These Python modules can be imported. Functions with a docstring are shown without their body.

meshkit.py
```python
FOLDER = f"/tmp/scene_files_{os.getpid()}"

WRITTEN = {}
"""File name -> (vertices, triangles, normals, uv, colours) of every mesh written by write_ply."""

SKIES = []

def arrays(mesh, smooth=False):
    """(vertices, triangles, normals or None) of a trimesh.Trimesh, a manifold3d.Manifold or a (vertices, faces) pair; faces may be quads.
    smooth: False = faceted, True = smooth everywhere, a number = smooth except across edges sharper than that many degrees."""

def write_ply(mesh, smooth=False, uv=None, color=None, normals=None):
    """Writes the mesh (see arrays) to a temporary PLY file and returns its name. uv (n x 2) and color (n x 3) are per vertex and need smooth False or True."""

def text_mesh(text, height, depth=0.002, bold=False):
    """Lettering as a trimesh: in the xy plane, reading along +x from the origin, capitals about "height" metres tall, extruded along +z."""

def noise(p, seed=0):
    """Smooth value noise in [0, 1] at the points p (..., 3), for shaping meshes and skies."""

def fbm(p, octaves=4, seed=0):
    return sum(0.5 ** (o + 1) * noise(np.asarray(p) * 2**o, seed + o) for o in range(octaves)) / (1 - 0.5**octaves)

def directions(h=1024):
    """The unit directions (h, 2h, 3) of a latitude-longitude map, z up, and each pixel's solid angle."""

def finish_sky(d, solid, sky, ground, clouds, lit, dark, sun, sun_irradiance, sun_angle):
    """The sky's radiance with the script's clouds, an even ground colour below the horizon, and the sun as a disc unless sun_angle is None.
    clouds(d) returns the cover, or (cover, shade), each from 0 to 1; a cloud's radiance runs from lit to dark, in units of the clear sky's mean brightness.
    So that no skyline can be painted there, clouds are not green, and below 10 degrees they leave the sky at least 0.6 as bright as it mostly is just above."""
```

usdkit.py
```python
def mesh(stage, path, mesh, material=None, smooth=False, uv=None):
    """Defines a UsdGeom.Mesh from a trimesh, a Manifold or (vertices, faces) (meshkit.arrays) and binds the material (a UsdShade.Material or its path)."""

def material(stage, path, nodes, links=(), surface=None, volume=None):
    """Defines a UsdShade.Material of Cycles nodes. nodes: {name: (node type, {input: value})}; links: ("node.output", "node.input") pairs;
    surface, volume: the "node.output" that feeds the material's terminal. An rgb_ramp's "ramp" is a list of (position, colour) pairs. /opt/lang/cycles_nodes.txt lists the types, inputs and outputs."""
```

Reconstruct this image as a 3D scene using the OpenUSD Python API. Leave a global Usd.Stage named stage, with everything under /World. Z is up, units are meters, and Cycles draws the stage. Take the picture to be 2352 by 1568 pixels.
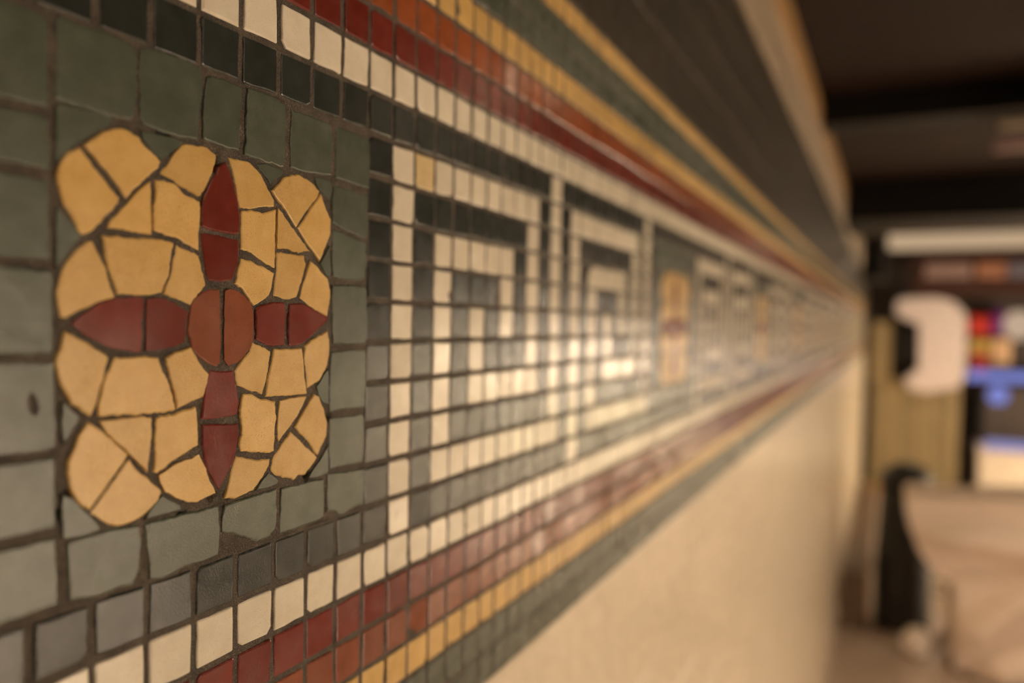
import math, random
import numpy as np, trimesh, usdkit
from pxr import Usd, UsdGeom, UsdLux, Gf, Sdf
from meshkit import noise, fbm, text_mesh
from trimesh.creation import triangulate_polygon
from shapely.geometry import Polygon

stage = Usd.Stage.CreateInMemory()
UsdGeom.SetStageUpAxis(stage, 'Z')
UsdGeom.Xform.Define(stage, '/World')
UsdGeom.Scope.Define(stage, '/World/Looks')
rng = random.Random(7)

# ------------------------------------------------------------------ camera
EXPOSURE = -0.22
cam = UsdGeom.Camera.Define(stage, '/World/camera')
cam.AddTransformOp().Set(Gf.Matrix4d(.44085, -.89737, .01957, 0, .01472, .02902, .99947, 0,
                                     -.89746, -.44033, .02600, 0, -.2999, -.2252, 1.7023, 1))
cam.CreateFocalLengthAttr(27.01)
cam.CreateHorizontalApertureAttr(36.0)
cam.CreateVerticalApertureAttr(24.0)
cam.CreateClippingRangeAttr(Gf.Vec2f(0.01, 100))
cam.CreateFStopAttr(3.4)
cam.CreateFocusDistanceAttr(0.306)
cam.CreateExposureAttr(EXPOSURE)

# ------------------------------------------------------------------ light
LAMP = 1.0                    # strength of the lamps of the place
WARM = (1.0, .75, .48)
world = UsdLux.DomeLight.Define(stage, '/World/sky')      # faint even bounce light of the hall beyond the built part
world.CreateIntensityAttr(0.02)
world.CreateColorAttr(Gf.Vec3f(1.0, .8, .6))


def ceiling_lamp_light(name, x, y, z, sx, sy, power):
    li = UsdLux.RectLight.Define(stage, '/World/' + name)
    li.AddTranslateOp().Set(Gf.Vec3d(x, y, z))
    li.CreateWidthAttr(sx), li.CreateHeightAttr(sy)
    li.CreateIntensityAttr(power * LAMP), li.CreateColorAttr(Gf.Vec3f(*WARM))


ceiling_lamp_light('ceiling_lamp_light', -.35, -1.15, 2.425, .55, .55, 1.5)
ceiling_lamp_light('ceiling_lamp_light_001', 1.75, -.72, 2.425, .20, .20, 4)
ceiling_lamp_light('ceiling_lamp_light_002', 7.0, -.80, 2.425, .55, .55, 20)
ceiling_lamp_light('ceiling_lamp_light_003', 0.0, -2.3, 2.425, .55, .55, 7)
ceiling_lamp_light('ceiling_lamp_light_004', 2.2, -1.2, 2.425, .25, .25, 2.5)
CANS = [(1.0, -.80), (2.2, -.80), (3.2, -1.0)]      # spot lamps in deep black cans: their light only falls steeply down
for k, (x, y) in enumerate(CANS):
    ceiling_lamp_light('spot_light' + ('', '_001', '_002')[k], x, y, 2.40, .14, .14, (90, 80, 520)[k])

# ------------------------------------------------------------------ materials
LOOK = '/World/Looks/'


def mat(name, nodes, links, surface='p.BSDF'):
    return usdkit.material(stage, LOOK + name, nodes, links, surface=surface)


def tile_mat(name, a, b, rough=.22, speck=None, grain=820, bump=.5, spread=.16, spec=.5, wave=3.0, depth=.00011, rim=None):
    """Glazed or matt ceramic: two mottled tones, fine specks, a slightly leathery skin; every tile a little lighter or darker than the next."""
    n = {'g': ('geometry', {}),
         'n1': ('noise_texture', {'scale': 95.0, 'detail': 4.0, 'roughness': .6}),
         'r1': ('rgb_ramp', {'ramp': [(.32, a), (.68, b)]}),
         'n2': ('noise_texture', {'scale': 2100.0, 'detail': 2.0}),
         'r2': ('rgb_ramp', {'ramp': [(.60, (0, 0, 0)), (.70, (1, 1, 1))]}),
         'm': ('mix_color', {'b': speck or tuple(x * .6 for x in a), 'blend_type': 'mix'}),
         'mf': ('math', {'math_type': 'multiply', 'value2': .55}),
         'oi': ('object_info', {}),
         'v': ('map_range', {'from_min': 0., 'from_max': 1., 'to_min': 1 - spread, 'to_max': 1 + spread}),
         'ad': ('math', {'math_type': 'add'}),
         'fr': ('math', {'math_type': 'fraction'}),
         'h': ('hsv', {}),
         'n3': ('noise_texture', {'scale': float(grain), 'detail': 3.0, 'roughness': .55}),
         'n4': ('noise_texture', {'scale': 60.0, 'detail': 2.0}),
         'hh': ('math', {'math_type': 'multiply_add', 'value2': float(wave)}),
         'rr': ('map_range', {'from_min': .3, 'from_max': .7, 'to_min': rough * .8, 'to_max': rough * 1.3}),
         'bp': ('bump', {'strength': bump, 'distance': float(depth)}),
         'p': ('principled_bsdf', {'specular_ior_level': spec})}
    n |= {'at': ('attribute', {'attribute': 'rim'}), 'n5': ('noise_texture', {'scale': 420.0, 'detail': 2.0}), 'r5': ('map_range', {'from_min': .40, 'from_max': .62, 'to_min': 0., 'to_max': .6, 'clamp': True}),
          'ef': ('math', {'math_type': 'multiply'}), 'em': ('mix_color', {'b': rim or tuple(min(.8, .10 + 1.25 * x) for x in b)})}
    l = [('g.position', x + '.vector') for x in ('n1', 'n2', 'n3', 'n4', 'n5')]
    l += [('at.fac', 'ef.value1'), ('n5.fac', 'r5.value'), ('r5.result', 'ef.value2'), ('ef.value', 'em.fac'), ('h.color', 'em.a'), ('em.result', 'p.base_color')]
    l += [('n1.fac', 'r1.fac'), ('n2.fac', 'r2.fac'), ('r2.color', 'mf.value1'), ('mf.value', 'm.fac'), ('r1.color', 'm.a'),
          ('oi.random', 'ad.value1'), ('g.random_per_island', 'ad.value2'), ('ad.value', 'fr.value1'), ('fr.value', 'v.value'),
          ('v.result', 'h.value'), ('m.result', 'h.color'), 
          ('n4.fac', 'hh.value1'), ('n3.fac', 'hh.value3'), ('hh.value', 'bp.height'), ('bp.normal', 'p.normal'),
          ('n4.fac', 'rr.value'), ('rr.result', 'p.roughness')]
    return mat(name, n, l)


def plain(name, col, rough=.5, metal=0., var=.12, scale=14., bump=0., spec=.5):
    n = {'g': ('geometry', {}), 'n': ('noise_texture', {'scale': float(scale), 'detail': 4.0}),
         'r': ('rgb_ramp', {'ramp': [(.3, tuple(c * (1 - var) for c in col)), (.7, tuple(c * (1 + var) for c in col))]}),
         'p': ('principled_bsdf', {'roughness': rough, 'metallic': metal, 'specular_ior_level': spec})}
    l = [('g.position', 'n.vector'), ('n.fac', 'r.fac'), ('r.color', 'p.base_color')]
    if bump:
        n['b'] = ('bump', {'strength': bump, 'distance': .002})
        l += [('n.fac', 'b.height'), ('b.normal', 'p.normal')]
    return mat(name, n, l)


def glow(name, col, strength):
    return mat(name, {'e': ('emission', {'color': col, 'strength': strength * LAMP})}, [], 'e.emission')


M = {}
M['cream'] = tile_mat('cream_tile', (.70, .635, .505), (.78, .72, .59), .19, (.5, .38, .2), spread=.06, bump=.6, wave=4.0, grain=1100)
M['aged'] = tile_mat('aged_cream_tile', (.66, .50, .26), (.74, .58, .33), .2, (.5, .38, .2), spread=.05, bump=.4)
M['yellow'] = tile_mat('yellow_tile', (.57, .360, .115), (.66, .440, .160), .27, (.30, .15, .04), spread=.08, bump=.8, wave=2.0, depth=.00016, grain=1300)
M['red'] = tile_mat('red_tile', (.130, .019, .012), (.170, .026, .017), .22, (.06, .01, .008), spread=.12, bump=.5)
M['rust'] = tile_mat('rust_tile', (.185, .058, .030), (.24, .077, .040), .19, (.14, .035, .02), spread=.12, bump=.5)
M['orange'] = tile_mat('orange_tile', (.25, .065, .022), (.31, .088, .03), .16, (.13, .03, .012), spread=.14, bump=.5)
M['grey'] = tile_mat('grey_green_tile', (.064, .078, .057), (.086, .103, .077), .22, (.03, .034, .027), spread=.10, bump=.9, wave=2.2, depth=.00017, grain=1500)
M['dark'] = tile_mat('dark_green_tile', (.021, .025, .0215), (.030, .035, .030), .18, (.01, .012, .011), spread=.18, bump=.8, wave=1.8, depth=.00014, grain=1500)
M['field'] = tile_mat('brown_grey_tile', (.031, .0255, .0185), (.040, .0335, .0245), .42, spread=.10, bump=.5, spec=.2)
M['white'] = tile_mat('white_wall_tile', (.69, .60, .46), (.74, .65, .505), .22, (.5, .4, .28), spread=.04, bump=.15, wave=.6)
M['white_joint'] = plain('white_joint', (.54, .465, .345), .6)
M['grout'] = mat('grout', {
    'g': ('geometry', {}), 'n1': ('noise_texture', {'scale': 1700.0, 'detail': 5.0, 'roughness': .65}), 'n2': ('noise_texture', {'scale': 120.0, 'detail': 4.0}),
    'r1': ('rgb_ramp', {'ramp': [(.30, (.035, .029, .024)), (.54, (.118, .100, .080)), (.75, (.34, .30, .24))]}),
    'r2': ('rgb_ramp', {'ramp': [(.35, (.62, .60, .60)), (.65, (1.15, 1.08, 1.0))]}), 'm': ('mix_color', {'fac': 1.0, 'blend_type': 'multiply', 'use_clamp': False}),
    'b': ('bump', {'strength': 1.0, 'distance': .0009}), 'p': ('principled_bsdf', {'roughness': .75})},
    [('g.position', 'n1.vector'), ('g.position', 'n2.vector'), ('n1.fac', 'r1.fac'), ('n2.fac', 'r2.fac'), ('r1.color', 'm.a'), ('r2.color', 'm.b'),
     ('m.result', 'p.base_color'), ('n1.fac', 'b.height'), ('b.normal', 'p.normal')])
M['plaster'] = plain('plaster', (.36, .29, .21), .6)
M['cornice'] = plain('cornice_cream', (.34, .27, .19), .5)
M['cornice_ochre'] = plain('cornice_ochre', (.34, .195, .07), .5)
M['ceiling'] = plain('ceiling_brown', (.020, .0105, .007), .7, spec=.15)
M['black'] = plain('black_metal', (.006, .005, .004), .6, spec=.2)
M['black_plastic'] = plain('black_plastic', (.008, .008, .008), .45)
M['floor'] = plain('terrazzo', (.48, .385, .32), .11, scale=160., var=.25)
M['olive'] = plain('olive_board', (.27, .205, .105), .5)
M['olive_dark'] = plain('olive_board_dark', (.22, .17, .09), .5)
M['wood'] = plain('brown_wood', (.13, .08, .05), .45, scale=30)
M['enamel'] = plain('white_enamel', (.60, .53, .54), .45)
M['far_wall'] = plain('far_wall_paint', (.06, .042, .032), .6)
M['pale'] = plain('pale_laminate', (.66, .58, .48), .35)
M['steel'] = plain('brushed_steel', (.55, .52, .48), .3, metal=.8)
M['signred'] = plain('dull_red_board', (.042, .014, .010), .6, spec=.2)
M['mauve'] = plain('mauve_print', (.27, .18, .17), .5)
M['slate'] = plain('slate_print', (.12, .12, .17), .5)
M['rust_print'] = plain('rust_print', (.34, .15, .09), .5)
M['pale_blue_glow'] = glow('pale_blue_glow', (.42, .42, .80), .75)
M['p_red'] = plain('red_carton', (.80, .04, .02), .4)
M['p_purple'] = plain('purple_carton', (.20, .02, .25), .4)
M['p_yellow'] = plain('yellow_carton', (.70, .48, .10), .4)
M['p_darkred'] = plain('dark_red_carton', (.30, .012, .01), .4)
M['p_peach'] = plain('peach_carton', (.85, .55, .30), .4)
M['cloth'] = plain('pale_cloth', (.84, .70, .60), .8, var=.04, spec=.2)
M['paper'] = plain('white_paper', (.82, .72, .64), .6)
M['blue_glow'] = glow('blue_tube_glow', (.27, .31, .80), .95)
M['globe_glow'] = glow('globe_glow', (1.0, .72, .50), .62)
M['strip_glow'] = glow('strip_glow', (1.0, .70, .43), .62)
M['case_glow'] = glow('case_tube_glow', (1.0, .76, .46), 27)
M['bulb_glow'] = glow('bulb_glow', (1.0, .78, .52), 200)
M['bright_bulb_glow'] = glow('bright_bulb_glow', (1.0, .86, .70), 900)
M['lime_glow'] = glow('lime_bulb_glow', (.95, 1.0, .48), 110)
M['near_case_glow'] = glow('near_case_tube_glow', (1.0, .80, .56), 84)
M['panel_glow'] = glow('panel_glow', WARM, 22 / math.pi)

# ------------------------------------------------------------------ helpers
used = {}


def numbered(path):
    k = used.get(path, 0)
    used[path] = k + 1
    return path if k == 0 else f'{path}_{k:03d}'


def obj(name, mesh, m, parent=None, smooth=30, label=None, kind=None):
    base = str(parent.GetPath()) if parent is not None else '/World'
    path = numbered(base + '/' + name)
    prim = usdkit.mesh(stage, path, mesh[:2] if isinstance(mesh, tuple) else mesh, M[m], smooth=smooth).GetPrim()
    if isinstance(mesh, tuple) and len(mesh) == 3:             # where the glaze is worn off the rim
        UsdGeom.PrimvarsAPI(prim).CreatePrimvar('rim', Sdf.ValueTypeNames.FloatArray, 'vertex').Set([float(x) for x in np.minimum(mesh[2], 1)])
    if label:
        prim.SetCustomDataByKey('label', label)
    if kind:
        prim.SetCustomDataByKey('kind', kind)
    return prim


def thing(name, label, cat, loc=(0, 0, 0), group=None, kind=None):
    x = UsdGeom.Xform.Define(stage, numbered('/World/' + name))
    x.AddTranslateOp().Set(Gf.Vec3d(*loc))
    return tag(x.GetPrim(), label, cat, group, kind)


def tag(o, label, cat, group=None, kind=None):
    o.SetCustomDataByKey('label', label)
    o.SetCustomDataByKey('category', cat)
    if group:
        o.SetCustomDataByKey('group', group)
    if kind:
        o.SetCustomDataByKey('kind', kind)
    return o


def cat_(parts):
    vs, fs, n = [], [], 0
    for v, f, *_ in parts:
        vs.append(v), fs.append(np.asarray(f) + n)
        n += len(v)
    return np.vstack(vs), np.vstack(fs)


def box(x0, x1, y0, y1, z0, z1, b=.004):
    """Box with chamfered edges as (vertices, faces)."""
    b = min(b, (x1 - x0) / 3, (y1 - y0) / 3, (z1 - z0) / 3)
    p = []
    for sx, X in ((1, x0), (-1, x1)):
        for sy, Y in ((1, y0), (-1, y1)):
            for sz, Z in ((1, z0), (-1, z1)):
                p += [(X, Y + sy * b, Z + sz * b), (X + sx * b, Y, Z + sz * b), (X + sx * b, Y + sy * b, Z)]
    h = trimesh.convex.convex_hull(np.array(p))
    return np.array(h.vertices), np.array(h.faces)


def tube(path, r, n=10):
    path = np.asarray(path, float)
    vs, fs = [], []
    for i, q in enumerate(path):
        t = path[min(i + 1, len(path) - 1)] - path[max(i - 1, 0)]
        t /= np.linalg.norm(t)
        a = np.cross(t, (0, 0, 1.) if abs(t[2]) < .9 else (1., 0, 0)); a /= np.linalg.norm(a)
        c = np.cross(t, a)
        for k in range(n):
            th = 2 * math.pi * k / n
            vs.append(q + r * (a * math.cos(th) + c * math.sin(th)))
    for i in range(len(path) - 1):
        for k in range(n):
            A, B_, C_, D_ = i * n + k, i * n + (k + 1) % n, (i + 1) * n + (k + 1) % n, (i + 1) * n + k
            fs += [(A, B_, C_), (A, C_, D_)]
    s = len(vs); vs += [path[0], path[-1]]; e = (len(path) - 1) * n
    for k in range(n):
        fs += [(s, (k + 1) % n, k), (s + 1, e + k, e + (k + 1) % n)]
    return np.array(vs), np.array(fs)


def lathe(prof, n=32, c=(0, 0, 0)):
    m = trimesh.creation.revolve(np.array(prof, float), sections=n)
    return np.array(m.vertices) + np.array(c), np.array(m.faces)


# ------------------------------------------------------------------ the mosaic wall: u runs along the wall, v up, in tile pitches from the band's middle
P, PU, Z0 = .02, .02006, 1.70


def wall_points(q, h):
    q = np.asarray(q, float)
    h = np.broadcast_to(np.asarray(h, float), (len(q),))
    return np.stack([q[:, 0] * PU, -h, Z0 + q[:, 1] * P], 1)


def inset(q, b):
    a = np.asarray(q, float)
    p0, p1 = np.roll(a, 1, 0), np.roll(a, -1, 0)
    def nrm(d):
        d = d / np.maximum(np.linalg.norm(d, axis=1, keepdims=True), 1e-9)
        return np.stack([-d[:, 1], d[:, 0]], 1)
    n = nrm(a - p0) + nrm(p1 - a)
    l = np.linalg.norm(n, axis=1, keepdims=True)
    n = n / np.maximum(l, 1e-9)
    return a + n * np.reshape(b, (-1, 1)) / np.maximum(l / 2, .6)


def tile(q, top=.0, bev=.035, tilt=(0, 0), rounded=True, deep=-.004):
    """One tessera from its outline q (u, v), counter-clockwise: flat face, softened rim, sides that go down into the bed."""
    q = np.asarray(q, float)
    if Polygon(q).exterior.is_ccw is False:
        q = q[::-1]
    n, c = len(q), q.mean(0)
    rings = [(inset(q, bev), 0.), (inset(q, bev * .35), -.00022), (q, -.0007), (q, deep)] if rounded else [(inset(q, bev), 0.), (q, -.0006), (q, deep)]
    if n == 4:
        F = [(0, 1, 2), (0, 2, 3)]
    else:
        k = bev
        while not Polygon(rings[0][0]).is_valid and k > .002:      # a sharp tip: a narrower rim
            k *= .6
            rings[0] = (inset(q, k), 0.)
            if rounded:
                rings[1] = (inset(q, k * .35), -.00022)
        vv, ff = triangulate_polygon(Polygon(rings[0][0]), engine='earcut')
        key_ = {(round(x, 6), round(y, 6)): i for i, (x, y) in enumerate(rings[0][0])}
        F = [tuple(key_[(round(vv[i][0], 6), round(vv[i][1], 6))] for i in x) for x in ff]
    V = []
    for r, (a, h) in enumerate(rings):
        hh = top + h + ((a - c) @ np.array(tilt) * P if h > deep else 0)
        V.append(wall_points(a, hh))
    V = np.vstack(V)
    a2 = rings[0][0]
    F = [f if np.cross(a2[f[1]] - a2[f[0]], a2[f[2]] - a2[f[0]]) > 0 else (f[0], f[2], f[1]) for f in F]
    for r in range(len(rings) - 1):
        for i in range(n):
            j = (i + 1) % n
            A, B_, C_, D_ = r * n + i, r * n + j, (r + 1) * n + j, (r + 1) * n + i
            F += [(A, D_, C_), (A, C_, B_)]
    return V, np.array(F), np.repeat(np.linspace(0, 1, len(rings)) * 1.5, n)


def rough_edge(q, step=.07, amp=.018, seed=0, grow=.0):
    """Hand-broken edge: the outline split into short steps that wander a little."""
    q = np.asarray(q, float)
    if not Polygon(q).exterior.is_ccw:
        q = q[::-1]
    if grow:
        q = inset(q, -grow)
    out = []
    for a, b in zip(q, np.roll(q, -1, 0)):
        k = max(1, int(round(np.linalg.norm(b - a) / step)))
        out += [a + (b - a) * i / k for i in range(k)]
    out = np.array(out)
    s = np.c_[out * 5.1, np.full(len(out), seed * 3.7)]
    f = np.c_[out * 16., np.full(len(out), seed * 1.3)]
    d = (noise(s, 3) - .5) * 1.0 + (noise(f, 5) - .5) * 1.1
    return inset(out, d * amp * 2)


def quad(u0, u1, v0, v1, r, gap=.058, gu=.042, jit=.016, chip=.14, segs=1):
    """A square tessera of a grid cell with its own small crookedness; now and then a knocked-off corner."""
    j = lambda: r.uniform(-jit, jit)
    c = [np.array((u0 + gu + j(), v0 + gap + j())), np.array((u1 - gu + j(), v0 + gap + j())), np.array((u1 - gu + j(), v1 - gap + j())), np.array((u0 + gu + j(), v1 - gap + j()))]
    out = []
    for i in range(4):
        a, p, n = c[i], c[i - 1], c[(i + 1) % 4]
        k = r.uniform(.06, .15) if r.random() < chip else .03
        lp, ln = np.linalg.norm(p - a), np.linalg.norm(n - a)
        out += [a + (p - a) / lp * k, a + (n - a) / ln * k * r.uniform(.7, 1.3)]
        for s in range(1, segs):
            t = s / segs
            out.append(a + (n - a) * t + np.array((j(), j())) * .8)
    return np.array(out)


def bed(u0, u1, v0, v1, step, seed=1, level=-.00055, amp=.0007, pits=()):
    nu, nv = max(2, int((u1 - u0) / step) + 1), max(2, int((v1 - v0) / step) + 1)
    U, V = np.meshgrid(np.linspace(u0, u1, nu), np.linspace(v0, v1, nv), indexing='ij')
    q = np.stack([U.ravel(), V.ravel()], 1)
    h = level + amp * (fbm(np.c_[q * 2.3, np.full(len(q), seed)], 4, seed) - .5) * 2
    for (pu, pv, pr) in pits:
        h -= .003 * np.exp(-(((q[:, 0] - pu) ** 2 + (q[:, 1] - pv) ** 2) / pr ** 2) ** 2)
    h = np.minimum(h, -.00032)
    i = np.arange(nu * nv).reshape(nu, nv)
    a, b, c, d = i[:-1, :-1].ravel(), i[1:, :-1].ravel(), i[1:, 1:].ravel(), i[:-1, 1:].ravel()
    return wall_points(q, h), np.vstack([np.c_[a, b, c], np.c_[a, c, d]])


def tilt(r, s=.018):
    return (r.gauss(0, s), r.gauss(0, s * .6))



def pitted_tile(q, hole, top=.0):
    """A tessera with a pit broken through its face."""
    poly = Polygon(q, [hole])
    m = trimesh.creation.extrude_polygon(poly, .0045, engine='earcut')
    v = np.array(m.vertices)
    return wall_points(v[:, :2], top - .0045 + v[:, 2]), np.array(m.faces)


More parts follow.
